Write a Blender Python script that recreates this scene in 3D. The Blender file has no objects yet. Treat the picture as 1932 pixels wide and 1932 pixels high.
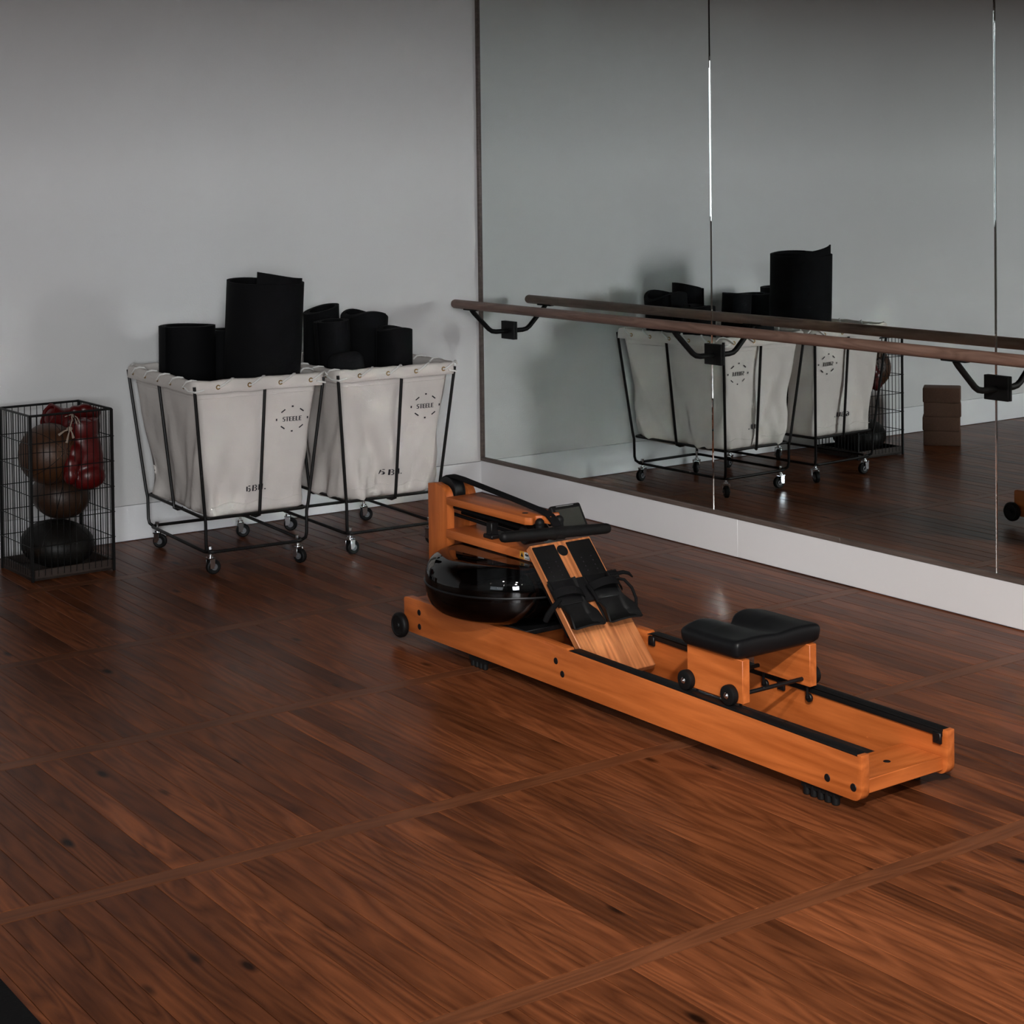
import bpy, bmesh, math, random
from mathutils import Vector, Matrix, noise
R = math.radians
PI = math.pi
scene = bpy.context.scene
C = scene.collection
random.seed(7)

# ------------------------------------------------------------------ camera
CAM = Vector((-4.85450606, -7.24536846, 1.6))
YAW, PITCH, ROLL = 34.93312152, -1.40373469, -0.69358793
FPX, CYPX = 3325.60589, 401.81688
yw, pt, rl = R(YAW), R(PITCH), R(ROLL)
fwd = Vector((math.sin(yw) * math.cos(pt), math.cos(yw) * math.cos(pt), math.sin(pt)))
rgt0 = Vector((math.cos(yw), -math.sin(yw), 0))
up0 = rgt0.cross(fwd)
rgt = math.cos(rl) * rgt0 + math.sin(rl) * up0
upv = -math.sin(rl) * rgt0 + math.cos(rl) * up0
cam = bpy.data.cameras.new('camera')
cam.sensor_width = 36.0
cam.lens = FPX / 1932 * 36
cam.shift_y = -(966 - CYPX) / 1932
cam.clip_start = 0.05
camo = bpy.data.objects.new('camera', cam)
C.objects.link(camo)
m = Matrix((rgt, upv, -fwd)).transposed().to_4x4()
m.translation = CAM
camo.matrix_world = m
scene.camera = camo
def pix(p):
    d = Vector(p) - CAM
    z = d.dot(fwd)
    if z < 0.05: return None
    return 966 + FPX * d.dot(rgt) / z, CYPX - FPX * d.dot(upv) / z

# ------------------------------------------------------------------ world, daylight, exposure
w = bpy.data.worlds.new('world'); scene.world = w
w.use_nodes = True
w.node_tree.nodes['Background'].inputs[0].default_value = (0.75, 0.85, 1.0, 1)
w.node_tree.nodes['Background'].inputs[1].default_value = 0.35
vs = scene.view_settings
vs.view_transform = 'Standard'
try: vs.look = 'None'
except Exception: pass
vs.gamma = 1.0
vs.use_curve_mapping = False
vs.exposure = 0.0
def area(name, loc, aim, sx, sy, power, col, spread=180):
    l = bpy.data.lights.new(name, 'AREA')
    l.shape = 'RECTANGLE'; l.size = sx; l.size_y = sy
    l.energy = power; l.color = col; l.spread = R(spread)
    o = bpy.data.objects.new(name, l); C.objects.link(o)
    o.location = loc
    o.rotation_euler = (Vector(aim) - Vector(loc)).to_track_quat('-Z', 'Y').to_euler()
    return o
# daylight entering through the openings of the two real windows behind the camera
area('daylight_rear_window', (-6.5, -10.55, 2.15), (-5.6, 0, 1.2), 1.5, 2.2, 525, (0.98, 0.98, 1.0))
area('daylight_side_window', (-9.75, -8.0, 2.0), (0, -4.6, 0.4), 3.0, 1.9, 40, (0.86, 0.93, 1.0))

# ------------------------------------------------------------------ materials
MATS = {}
def mat(name, col, rough=0.6, metal=0.0, spec=0.5, bump=0.0, bscale=60.0, var=0.0, vscale=8.0, coat=0.0):
    if name in MATS: return MATS[name]
    m = bpy.data.materials.new(name); m.use_nodes = True
    nt = m.node_tree; b = nt.nodes['Principled BSDF']
    b.inputs['Base Color'].default_value = (*col, 1)
    b.inputs['Roughness'].default_value = rough
    b.inputs['Metallic'].default_value = metal
    b.inputs['Specular IOR Level'].default_value = spec
    b.inputs['Coat Weight'].default_value = coat
    tc = nt.nodes.new('ShaderNodeTexCoord')
    if var > 0:
        n = nt.nodes.new('ShaderNodeTexNoise'); n.inputs['Scale'].default_value = vscale; n.inputs['Detail'].default_value = 5
        nt.links.new(tc.outputs['Object'], n.inputs['Vector'])
        mr = nt.nodes.new('ShaderNodeMapRange'); mr.inputs[3].default_value = 1 - var; mr.inputs[4].default_value = 1 + var
        nt.links.new(n.outputs['Fac'], mr.inputs[0])
        mx = nt.nodes.new('ShaderNodeVectorMath'); mx.operation = 'SCALE'; mx.inputs[0].default_value = col
        nt.links.new(mr.outputs[0], mx.inputs['Scale']); nt.links.new(mx.outputs[0], b.inputs['Base Color'])
    if bump > 0:
        n = nt.nodes.new('ShaderNodeTexNoise'); n.inputs['Scale'].default_value = bscale; n.inputs['Detail'].default_value = 3
        nt.links.new(tc.outputs['Object'], n.inputs['Vector'])
        bp = nt.nodes.new('ShaderNodeBump'); bp.inputs['Strength'].default_value = bump; bp.inputs['Distance'].default_value = 0.002
        nt.links.new(n.outputs['Fac'], bp.inputs['Height']); nt.links.new(bp.outputs[0], b.inputs['Normal'])
    MATS[name] = m
    return m

def wood(name, dark, light, axis=0, rough=0.4, fine=70.0, rnd=None, knots=False, ring=9.0, spec=0.5, tone=0.25, coat=0.0):
    """long-grained wood; axis = the grain direction in object space; rnd = None, 'object' or an attribute name"""
    m = bpy.data.materials.new(name); m.use_nodes = True
    nt = m.node_tree; b = nt.nodes['Principled BSDF']; L = nt.links.new
    def N(t): return nt.nodes.new(t)
    tc = N('ShaderNodeTexCoord'); vec = tc.outputs['Object']
    rv = None
    if rnd == 'object':
        oi = N('ShaderNodeObjectInfo'); rv = oi.outputs['Random']
    elif rnd:
        at = N('ShaderNodeAttribute'); at.attribute_name = rnd; rv = at.outputs['Fac']
    if rv is not None:
        sc = N('ShaderNodeMath'); sc.operation = 'MULTIPLY'; sc.inputs[1].default_value = 37.0; L(rv, sc.inputs[0])
        cb = N('ShaderNodeCombineXYZ'); L(sc.outputs[0], cb.inputs[0]); L(sc.outputs[0], cb.inputs[2])
        ad = N('ShaderNodeVectorMath'); ad.operation = 'ADD'; L(vec, ad.inputs[0]); L(cb.outputs[0], ad.inputs[1]); vec = ad.outputs[0]
    mp = N('ShaderNodeMapping')
    s = [1.0, 1.0, 1.0]; s[axis] = 0.07
    mp.inputs['Scale'].default_value = s; L(vec, mp.inputs['Vector'])
    n1 = N('ShaderNodeTexNoise'); n1.inputs['Scale'].default_value = fine; n1.inputs['Detail'].default_value = 6; n1.inputs['Roughness'].default_value = 0.65
    L(mp.outputs[0], n1.inputs['Vector'])
    mp2 = N('ShaderNodeMapping'); s2 = [1.0, 1.0, 1.0]; s2[axis] = 0.10
    mp2.inputs['Scale'].default_value = s2; L(vec, mp2.inputs['Vector'])
    n2 = N('ShaderNodeTexNoise'); n2.inputs['Scale'].default_value = ring; n2.inputs['Detail'].default_value = 2; n2.inputs['Distortion'].default_value = 0.4
    L(mp2.outputs[0], n2.inputs['Vector'])
    # contour lines of the slow noise give cathedral grain
    mu = N('ShaderNodeMath'); mu.operation = 'MULTIPLY'; mu.inputs[1].default_value = 11.0; L(n2.outputs['Fac'], mu.inputs[0])
    fr = N('ShaderNodeMath'); fr.operation = 'PINGPONG'; fr.inputs[1].default_value = 0.5; L(mu.outputs[0], fr.inputs[0])
    m1 = N('ShaderNodeMath'); m1.operation = 'MULTIPLY'; m1.inputs[1].default_value = 0.62; L(fr.outputs[0], m1.inputs[0])
    m2 = N('ShaderNodeMath'); m2.operation = 'MULTIPLY_ADD'; m2.inputs[1].default_value = 0.85; L(n1.outputs['Fac'], m2.inputs[0]); L(m1.outputs[0], m2.inputs[2])
    cr = N('ShaderNodeValToRGB'); cr.color_ramp.elements[0].position = 0.22; cr.color_ramp.elements[1].position = 0.85
    cr.color_ramp.elements[0].color = (*dark, 1); cr.color_ramp.elements[1].color = (*light, 1)
    L(m2.outputs[0], cr.inputs[0]); col = cr.outputs[0]
    # broad tone
    n3 = N('ShaderNodeTexNoise'); n3.inputs['Scale'].default_value = 2.3; n3.inputs['Detail'].default_value = 2; L(vec, n3.inputs['Vector'])
    t1 = N('ShaderNodeMapRange'); t1.inputs[1].default_value = 0.25; t1.inputs[2].default_value = 0.75; t1.inputs[3].default_value = 1 - tone; t1.inputs[4].default_value = 1 + tone; L(n3.outputs['Fac'], t1.inputs[0])
    fac = t1.outputs[0]
    if rv is not None:
        wn = N('ShaderNodeTexWhiteNoise'); wn.noise_dimensions = '1D'; L(rv, wn.inputs['W'])
        t2 = N('ShaderNodeMapRange'); t2.inputs[3].default_value = 0.66; t2.inputs[4].default_value = 1.38; L(wn.outputs['Value'], t2.inputs[0])
        mm = N('ShaderNodeMath'); mm.operation = 'MULTIPLY'; L(fac, mm.inputs[0]); L(t2.outputs[0], mm.inputs[1]); fac = mm.outputs[0]
    if knots:
        vo = N('ShaderNodeTexVoronoi'); vo.inputs['Scale'].default_value = 3.3
        mp3 = N('ShaderNodeMapping'); s3 = [2.4, 2.4, 2.4]; s3[axis] = 0.9; mp3.inputs['Scale'].default_value = s3
        L(vec, mp3.inputs['Vector']); L(mp3.outputs[0], vo.inputs['Vector'])
        kr = N('ShaderNodeMapRange'); kr.inputs[1].default_value = 0.05; kr.inputs[2].default_value = 0.13; kr.inputs[3].default_value = 0.12; kr.inputs[4].default_value = 1.0
        L(vo.outputs['Distance'], kr.inputs[0])
        mm = N('ShaderNodeMath'); mm.operation = 'MULTIPLY'; L(fac, mm.inputs[0]); L(kr.outputs[0], mm.inputs[1]); fac = mm.outputs[0]
    mx = N('ShaderNodeVectorMath'); mx.operation = 'SCALE'; L(col, mx.inputs[0]); L(fac, mx.inputs['Scale'])
    L(mx.outputs[0], b.inputs['Base Color'])
    rr = N('ShaderNodeMapRange'); rr.inputs[3].default_value = rough - 0.06; rr.inputs[4].default_value = rough + 0.1
    L(n1.outputs['Fac'], rr.inputs[0]); L(rr.outputs[0], b.inputs['Roughness'])
    b.inputs['Specular IOR Level'].default_value = spec
    b.inputs['Coat Weight'].default_value = coat
    bp = N('ShaderNodeBump'); bp.inputs['Strength'].default_value = 0.25; bp.inputs['Distance'].default_value = 0.0008
    L(m2.outputs[0], bp.inputs['Height']); L(bp.outputs[0], b.inputs['Normal'])
    MATS[name] = m
    return m

M_wall = mat('wall_paint', (0.74, 0.735, 0.73), 0.85, bump=0.25, bscale=160, var=0.02, vscale=3)
M_base = mat('baseboard_paint', (0.88, 0.88, 0.895), 0.5)
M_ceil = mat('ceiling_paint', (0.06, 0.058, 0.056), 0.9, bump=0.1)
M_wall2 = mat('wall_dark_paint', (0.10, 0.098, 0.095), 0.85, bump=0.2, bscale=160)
M_gap = mat('floor_joint', (0.006, 0.004, 0.003), 0.9, var=0.2)
FD, FL = (0.046, 0.0125, 0.0047), (0.172, 0.0535, 0.0195)
M_plank = wood('floor_oak', FD, FL, 1, 0.30, 60, 'object', True, spec=0.07)
M_plankA = wood('floor_oak_far', FD, FL, 1, 0.30, 60, 'rnd', True, spec=0.07)
M_strip = wood('floor_oak_strip', (0.080, 0.0265, 0.0115), (0.160, 0.056, 0.0235), 0, 0.30, 60, None, spec=0.07)
M_trim = wood('mirror_trim_wood', (0.075, 0.055, 0.045), (0.15, 0.115, 0.10), 1, 0.45, 80)
M_barre = wood('barre_wood', (0.13, 0.070, 0.050), (0.24, 0.145, 0.11), 1, 0.5, 110, ring=14)
M_rw = wood('rower_beech', (0.30, 0.066, 0.011), (0.54, 0.145, 0.034), 0, 0.42, 55, None, ring=5, tone=0.1, spec=0.28)
M_rwz = wood('rower_beech_upright', (0.30, 0.066, 0.011), (0.54, 0.145, 0.034), 2, 0.42, 55, None, ring=5, tone=0.1, spec=0.28)
M_rwy = wood('rower_beech_cross', (0.30, 0.066, 0.011), (0.54, 0.145, 0.034), 1, 0.42, 55, None, ring=5, tone=0.1, spec=0.28)
M_ash = wood('rower_ash_board', (0.20, 0.056, 0.017), (0.58, 0.215, 0.078), 0, 0.4, 50, None, ring=11, tone=0.08)
M_black = mat('black_plastic', (0.0045, 0.0045, 0.005), 0.42, spec=0.3, bump=0.05)
M_rubber = mat('black_rubber', (0.0040, 0.0040, 0.0042), 0.55, spec=0.22, bump=0.08, bscale=200)
M_web = mat('black_webbing', (0.0040, 0.0040, 0.0044), 0.8, spec=0.1, bump=0.3, bscale=500)
M_pad = mat('seat_vinyl', (0.0042, 0.0045, 0.0052), 0.42, spec=0.25, bump=0.05, bscale=300)
M_steel = mat('black_steel', (0.007, 0.0065, 0.0065), 0.42, 0.2, spec=0.35, var=0.15)
M_iron = mat('bracket_iron', (0.0035, 0.0035, 0.0035), 0.6, 0.0, spec=0.2, bump=0.08)
M_chrome = mat('zinc_chrome', (0.75, 0.77, 0.80), 0.18, 1.0)
M_grey = mat('grey_hub', (0.16, 0.16, 0.17), 0.4, 0.3)
M_mat = mat('mat_foam', (0.0045, 0.0045, 0.0052), 0.8, spec=0.12, bump=0.3, bscale=120, var=0.15, vscale=6)
M_foam = mat('foam_grey', (0.010, 0.010, 0.011), 0.85, spec=0.15, bump=0.4, bscale=90)
M_canvas = mat('canvas', (0.73, 0.675, 0.635), 0.9, spec=0.2, bump=0.35, bscale=420, var=0.05, vscale=7)
M_rope = mat('cotton_rope', (0.86, 0.84, 0.81), 0.9, bump=0.4, bscale=900)
M_brass = mat('brass', (0.42, 0.27, 0.10), 0.35, 1.0)
M_ink = mat('stencil_ink', (0.012, 0.008, 0.014), 0.7)
M_ball1 = mat('ball_leather_tan', (0.058, 0.020, 0.006), 0.5, bump=0.3, bscale=160, var=0.25, vscale=9)
M_ball2 = mat('ball_leather_brown', (0.032, 0.0125, 0.005), 0.5, bump=0.3, bscale=160, var=0.3, vscale=9)
M_ball3 = mat('ball_leather_black', (0.006, 0.005, 0.0042), 0.5, spec=0.25, bump=0.3, bscale=160, var=0.3, vscale=9)
M_red = mat('glove_red', (0.085, 0.0028, 0.0028), 0.36, bump=0.35, bscale=45, var=0.15, vscale=14)
M_lace = mat('lace_cotton', (0.30, 0.23, 0.18), 0.9)
M_cage = mat('cage_wire', (0.005, 0.005, 0.005), 0.5, 0.2, spec=0.3, var=0.2)
M_cagewood = wood('cage_base_wood', (0.012, 0.006, 0.0035), (0.026, 0.013, 0.008), 0, 0.6)
M_cork = mat('cork', (0.115, 0.056, 0.033), 0.85, bump=0.4, bscale=150, var=0.25, vscale=140)
M_screen = mat('lcd', (0.030, 0.031, 0.027), 0.28)
M_silver = mat('silver_print', (0.30, 0.30, 0.31), 0.35, 0.5)
M_yel = mat('label_yellow', (0.62, 0.30, 0.03), 0.5)
M_white = mat('label_white', (0.62, 0.62, 0.62), 0.5)
M_water = mat('tank_water', (0.006, 0.0065, 0.007), 0.12)
M_frame = mat('window_frame', (0.05, 0.05, 0.05), 0.5)

def mirror_mat():
    m = bpy.data.materials.new('mirror_glass'); m.use_nodes = True
    nt = m.node_tree; nt.nodes.remove(nt.nodes['Principled BSDF'])
    g = nt.nodes.new('ShaderNodeBsdfGlossy'); g.inputs['Color'].default_value = (0.74, 0.785, 0.77, 1); g.inputs['Roughness'].default_value = 0.0
    nt.links.new(g.outputs[0], nt.nodes['Material Output'].inputs[0])
    return m
M_mirror = mirror_mat()
def tank_mat(name, tint):
    m = bpy.data.materials.new(name); m.use_nodes = True
    nt = m.node_tree; nt.nodes.remove(nt.nodes['Principled BSDF'])
    t = nt.nodes.new('ShaderNodeBsdfTransparent'); t.inputs[0].default_value = (*tint, 1)
    g = nt.nodes.new('ShaderNodeBsdfGlossy'); g.inputs['Roughness'].default_value = 0.03
    f = nt.nodes.new('ShaderNodeFresnel'); f.inputs['IOR'].default_value = 1.55
    x = nt.nodes.new('ShaderNodeMixShader')
    nt.links.new(f.outputs[0], x.inputs[0]); nt.links.new(t.outputs[0], x.inputs[1]); nt.links.new(g.outputs[0], x.inputs[2])
    nt.links.new(x.outputs[0], nt.nodes['Material Output'].inputs[0])
    return m
M_tank = tank_mat('smoked_tank', (0.42, 0.42, 0.43))
M_pane = tank_mat('window_glass', (0.95, 0.97, 0.97))
def emit(name, col, s):
    m = bpy.data.materials.new(name); m.use_nodes = True
    b = m.node_tree.nodes['Principled BSDF']; b.inputs['Base Color'].default_value = (0, 0, 0, 1)
    b.inputs['Emission Color'].default_value = (*col, 1); b.inputs['Emission Strength'].default_value = s
    return m
M_bulb = emit('downlight_glow', (1.0, 0.86, 0.72), 160.0)

# ------------------------------------------------------------------ mesh helpers
class B:
    """collects shapes into one bmesh"""
    def __init__(s): s.bm = bmesh.new()
    def box(s, lo, hi, bev=0.0, seg=2, rot=None):
        lo, hi = Vector(lo), Vector(hi)
        c = (lo + hi) / 2; d = hi - lo
        t = bmesh.new(); bmesh.ops.create_cube(t, size=1.0)
        for v in t.verts: v.co = Vector((v.co.x * d.x, v.co.y * d.y, v.co.z * d.z))
        if bev > 0: bmesh.ops.bevel(t, geom=t.edges[:], offset=bev, segments=seg, affect='EDGES', profile=0.5)
        M = Matrix.Translation(c)
        if rot is not None: M = M @ rot
        t.transform(M); s.add(t); return s
    def add(s, t):
        me = bpy.data.meshes.new('tmp'); t.to_mesh(me); t.free(); s.bm.from_mesh(me); bpy.data.meshes.remove(me); return s
    def prism(s, poly, lo, hi, axis='y', bev=0.0):
        """polygon in the other two axes (x,z for y; x,y for z; y,z for x) extruded lo..hi along axis"""
        t = bmesh.new()
        def P(a, b, h): return {'y': (a, h, b), 'z': (a, b, h), 'x': (h, a, b)}[axis]
        v0 = [t.verts.new(P(a, b, lo)) for a, b in poly]; v1 = [t.verts.new(P(a, b, hi)) for a, b in poly]
        n = len(poly)
        t.faces.new(v0[::-1]); t.faces.new(v1)
        for i in range(n): t.faces.new((v0[i], v0[(i + 1) % n], v1[(i + 1) % n], v1[i]))
        bmesh.ops.recalc_face_normals(t, faces=t.faces[:])
        if bev > 0:
            es = [e for e in t.edges if len(e.link_faces) == 2 and e.calc_face_angle(0) > R(30)]
            bmesh.ops.bevel(t, geom=es, offset=bev, segments=2, affect='EDGES', profile=0.5)
        s.add(t); return s
    def tube(s, pts, r, n=10, closed=False, cap=True, rs=None):
        pts = [Vector(p) for p in pts]; t = bmesh.new(); rings = []
        k = len(pts); N = None
        for i, p in enumerate(pts):
            if closed: d = (pts[(i + 1) % k] - pts[i - 1])
            else: d = pts[min(i + 1, k - 1)] - pts[max(i - 1, 0)]
            d.normalize()
            if N is None:
                a = Vector((0, 0, 1)) if abs(d.z) < 0.9 else Vector((1, 0, 0))
                N = (a - d * a.dot(d)).normalized()
            else: N = (N - d * N.dot(d)).normalized()
            Bn = d.cross(N)
            rr = rs[i] if rs else r
            rings.append([t.verts.new(p + (N * math.cos(2 * PI * j / n) + Bn * math.sin(2 * PI * j / n)) * rr) for j in range(n)])
        for i in range(k if closed else k - 1):
            a, b = rings[i], rings[(i + 1) % k]
            for j in range(n): t.faces.new((a[j], a[(j + 1) % n], b[(j + 1) % n], b[j]))
        if cap and not closed:
            t.faces.new(rings[0][::-1]); t.faces.new(rings[-1])
        bmesh.ops.recalc_face_normals(t, faces=t.faces[:])
        s.add(t); return s
    def lathe(s, prof, n=48, M=None):
        """profile (r, z) revolved about z; M places it"""
        t = bmesh.new(); rings = []
        for r, z in prof:
            if r < 1e-6: rings.append([t.verts.new((0, 0, z))])
            else: rings.append([t.verts.new((r * math.cos(2 * PI * j / n), r * math.sin(2 * PI * j / n), z)) for j in range(n)])
        for a, b in zip(rings, rings[1:]):
            if len(a) == 1 and len(b) == 1: continue
            for j in range(n):
                q = (j + 1) % n
                if len(a) == 1: t.faces.new((a[0], b[q], b[j]))
                elif len(b) == 1: t.faces.new((a[j], a[q], b[0]))
                else: t.faces.new((a[j], a[q], b[q], b[j]))
        bmesh.ops.recalc_face_normals(t, faces=t.faces[:])
        if M is not None: t.transform(M)
        s.add(t); return s
    def cyl(s, a, b, r, n=24, bev=0.0):
        a, b = Vector(a), Vector(b); h = (b - a).length
        e = min(bev, r * 0.9)
        prof = [(0, 0), (r - e, 0), (r, e), (r, h - e), (r - e, h), (0, h)] if e > 0 else [(0, 0), (r, 0), (r, h), (0, h)]
        M = Matrix.Translation(a) @ (b - a).to_track_quat('Z', 'Y').to_matrix().to_4x4()
        return s.lathe(prof, n, M)
    def ball(s, c, r, n=3, scale=(1, 1, 1), rot=None):
        t = bmesh.new(); bmesh.ops.create_icosphere(t, subdivisions=n, radius=r)
        M = Matrix.Translation(c) @ (rot if rot is not None else Matrix()) @ Matrix.Diagonal((*scale, 1))
        t.transform(M); s.add(t); return s
    def torus(s, c, R1, r, axis, n=16, k=8):
        ax = Vector(axis).normalized(); a = ax.orthogonal().normalized(); b = ax.cross(a)
        return s.tube([Vector(c) + (a * math.cos(2 * PI * i / n) + b * math.sin(2 * PI * i / n)) * R1 for i in range(n)], r, k, True)
    def mesh(s, name, smooth=True, ang=38):
        me = bpy.data.meshes.new(name); s.bm.to_mesh(me); s.bm.free()
        if smooth:
            me.shade_smooth(); me.set_sharp_from_angle(angle=R(ang))
        return me
def obj(name, me, material, parent=None, loc=None, rot=None):
    if isinstance(me, B): me = me.mesh(name)
    o = bpy.data.objects.new(name, me); C.objects.link(o)
    if not me.materials: me.materials.append(material)
    if parent is not None: o.parent = parent
    if loc is not None: o.location = loc
    if rot is not None: o.rotation_euler = rot
    return o
def tag(o, label=None, cat=None, group=None, kind=None):
    if label: o['label'] = label
    if cat: o['category'] = cat
    if group: o['group'] = group
    if kind: o['kind'] = kind
    return o
def empty(name, loc=(0, 0, 0), rz=0.0):
    o = bpy.data.objects.new(name, None); C.objects.link(o)
    o.location = loc; o.rotation_euler = (0, 0, rz); o.empty_display_size = 0.1
    return o
def struct(name, me, material, parent=None): return tag(obj(name, me, material, parent), kind='structure')
def arc(c, r, a0, a1, n):
    return [(c[0] + r * math.cos(R(a0 + (a1 - a0) * i / n)), c[1] + r * math.sin(R(a0 + (a1 - a0) * i / n))) for i in range(n + 1)]

# ------------------------------------------------------------------ the room
XL, YB, ZC = -9.6, -10.4, 3.5
# floor: dark bed, boards laid toward the camera, cross strips every 0.96 m
floor = struct('floor', B().box((XL, YB, -0.08), (0.02, 0.02, -0.012)), M_gap)
SP, S0, SW = 0.9597, -0.641, 0.060
strips = [S0 - SP * k for k in range(-1, 11)]
lens_cache = {}
def plank_mesh(wd, ln):
    key = (round(wd, 4), round(ln, 4))
    if key not in lens_cache:
        bm = bmesh.new(); a, b, g = wd / 2 - 0.0007, ln / 2 - 0.0007, 0.0010
        top = [bm.verts.new(p) for p in ((-a + g, -b + g, 0), (a - g, -b + g, 0), (a - g, b - g, 0), (-a + g, b - g, 0))]
        mid = [bm.verts.new(p) for p in ((-a, -b, -g), (a, -b, -g), (a, b, -g), (-a, b, -g))]
        bot = [bm.verts.new(p) for p in ((-a, -b, -0.012), (a, -b, -0.012), (a, b, -0.012), (-a, b, -0.012))]
        bm.faces.new(top)
        for i in range(4):
            j = (i + 1) % 4
            bm.faces.new((mid[i], mid[j], top[j], top[i])); bm.faces.new((bot[i], bot[j], mid[j], mid[i]))
        me = bpy.data.meshes.new('plank'); bm.to_mesh(me); bm.free(); me.materials.append(M_plank)
        lens_cache[key] = me
    return lens_cache[key]
slots = []
rp = random.Random(11)
for row in range(len(strips)):
    y1 = min(strips[row] - SW / 2, 0.012); y0 = (strips[row + 1] + SW / 2) if row + 1 < len(strips) else YB
    if y1 - y0 < 0.1: continue
    x = 0.012
    while x > XL:
        wd = rp.choice((0.056, 0.070, 0.070, 0.084)); x0 = x - wd
        cs = [pix((px_, py_, 0)) for px_ in (x0, x) for py_ in (y0 + 0.02, (y0 + y1) / 2, y1 - 0.02)]
        cs = [c for c in cs if c]
        ins = [c for c in cs if -30 < c[0] < 1962 and 0 < c[1] < 1990]
        size = 0
        if ins and len(cs) == 6:
            d = (Vector(((x0 + x) / 2, (y0 + y1) / 2, 0)) - CAM).length; size = 1 / d
        slots.append((size, x0, x, y0, y1)); x = x0
slots.sort(key=lambda s: -s[0])
near = [s for s in slots[:300] if s[0] > 0]
for s in near:
    o = obj('plank', plank_mesh(s[2] - s[1], s[4] - s[3]), M_plank, floor, ((s[1] + s[2]) / 2, (s[3] + s[4]) / 2, rp.uniform(-0.0006, 0)))
rest = slots[len(near):]
vts, fcs, rn = [], [], []
for s in rest:
    e = 0.0008; b0 = len(vts); z = rp.uniform(-0.0006, 0)
    for zz in (z, -0.012):
        vts += [(s[1] + e, s[3] + e, zz), (s[2] - e, s[3] + e, zz), (s[2] - e, s[4] - e, zz), (s[1] + e, s[4] - e, zz)]
    fcs += [(b0, b0 + 1, b0 + 2, b0 + 3)] + [(b0 + 4 + i, b0 + 4 + (i + 1) % 4, b0 + (i + 1) % 4, b0 + i) for i in range(4)]
    rn += [rp.random()] * 5
me = bpy.data.meshes.new('far_planks'); me.from_pydata(vts, [], fcs)
at = me.attributes.new('rnd', 'FLOAT', 'FACE'); at.data.foreach_set('value', rn)
tag(obj('plank_field', me, M_plankA, floor), kind='stuff')
for yy in strips:
    if yy > 0: continue
    obj('cross_strip', B().box((XL, yy - SW / 2 + 0.0006, -0.012), (0.012, yy + SW / 2 - 0.0006, -0.0002), 0.0008, 1), M_strip, floor)

# back wall (plain), flush baseboard under a thin joint
struct('wall_back', B().box((XL, 0, 0.1568), (0.05, 0.15, ZC)), M_wall)
struct('wall_back_core', B().box((XL, 0.012, 0), (0.05, 0.15, 0.1568)), M_gap)
struct('baseboard_back', B().box((XL, 0.0, 0.002), (0.012, 0.011, 0.1548), 0.0012, 1), M_base)
# mirror wall
struct('wall_right', B().box((0.012, YB, 0), (0.15, 0.0, ZC)), M_wall)
bb = empty('baseboard_right'); tag(bb, kind='structure')
obj('board', B().box((0.0, -1.8790, 0.003), (0.0118, 0.0, 0.159), 0.0012, 1), M_base, bb)
obj('board', B().box((0.0, YB, 0.003), (0.0118, -1.8800, 0.159), 0.0012, 1), M_base, bb)
# wood edging round the mirrors
t1_ = tag(empty('trim_1'), kind='structure')
for ya, yb_ in ((-2.4608, -0.0005), (YB, -2.4618)): obj('board', B().box((-0.0045, ya, 0.1592), (0.0115, yb_, 0.1785), 0.0015, 1), M_trim, t1_)
struct('trim_2', B().box((-0.0045, -0.0225, 0.1787), (0.0115, -0.0005, 2.75), 0.0015, 1), M_trim)
# other walls and ceiling of the room (behind and above the camera), with the windows that light it
def wall_with_hole(name, lo, hi, axis, h0, h1, z0, z1):
    b = B()
    if axis == 'x':   # wall runs along x
        b.box(lo, (h0, hi[1], hi[2])).box((h1, lo[1], lo[2]), hi).box((h0, lo[1], lo[2]), (h1, hi[1], z0)).box((h0, lo[1], z1), (h1, hi[1], hi[2]))
    else:
        b.box(lo, (hi[0], h0, hi[2])).box((lo[0], h1, lo[2]), hi).box((lo[0], h0, lo[2]), (hi[0], h1, z0)).box((lo[0], h0, z1), (hi[0], h1, hi[2]))
    return struct(name, b, M_wall2)
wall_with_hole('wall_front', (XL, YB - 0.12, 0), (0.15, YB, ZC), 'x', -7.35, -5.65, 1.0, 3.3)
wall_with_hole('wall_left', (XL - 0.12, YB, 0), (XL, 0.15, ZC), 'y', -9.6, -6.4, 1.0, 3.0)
w1 = empty('window_1', (-6.5, YB - 0.06, 1.0)); tag(w1, kind='structure')
fr = B()
for a, b_ in (((-0.85, -0.03, 0), (-0.80, 0.03, 2.3)), ((0.80, -0.03, 0), (0.85, 0.03, 2.3)), ((-0.80, -0.03, 0), (0.80, 0.03, 0.05)), ((-0.80, -0.03, 2.25), (0.80, 0.03, 2.3)), ((-0.02, -0.03, 0.05), (0.02, 0.03, 2.25))): fr.box(a, b_)
obj('window_frame', fr, M_frame, w1)
obj('pane', B().box((-0.80, -0.003, 0.05), (-0.02, 0.003, 2.25)), M_pane, w1)
obj('pane', B().box((0.02, -0.003, 0.05), (0.80, 0.003, 2.25)), M_pane, w1)
w2 = empty('window_2', (XL - 0.06, -8.0, 1.0)); tag(w2, kind='structure')
fr = B()
for a, b_ in (((-0.03, -1.6, 0), (0.03, -1.55, 2)), ((-0.03, 1.55, 0), (0.03, 1.6, 2)), ((-0.03, -1.55, 0), (0.03, 1.55, 0.05)), ((-0.03, -1.55, 1.95), (0.03, 1.55, 2)), ((-0.03, -0.02, 0.05), (0.03, 0.02, 1.95))): fr.box(a, b_)
obj('window_frame', fr, M_frame, w2)
obj('pane', B().box((-0.003, -1.55, 0.05), (0.003, -0.02, 1.95)), M_pane, w2)
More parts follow.
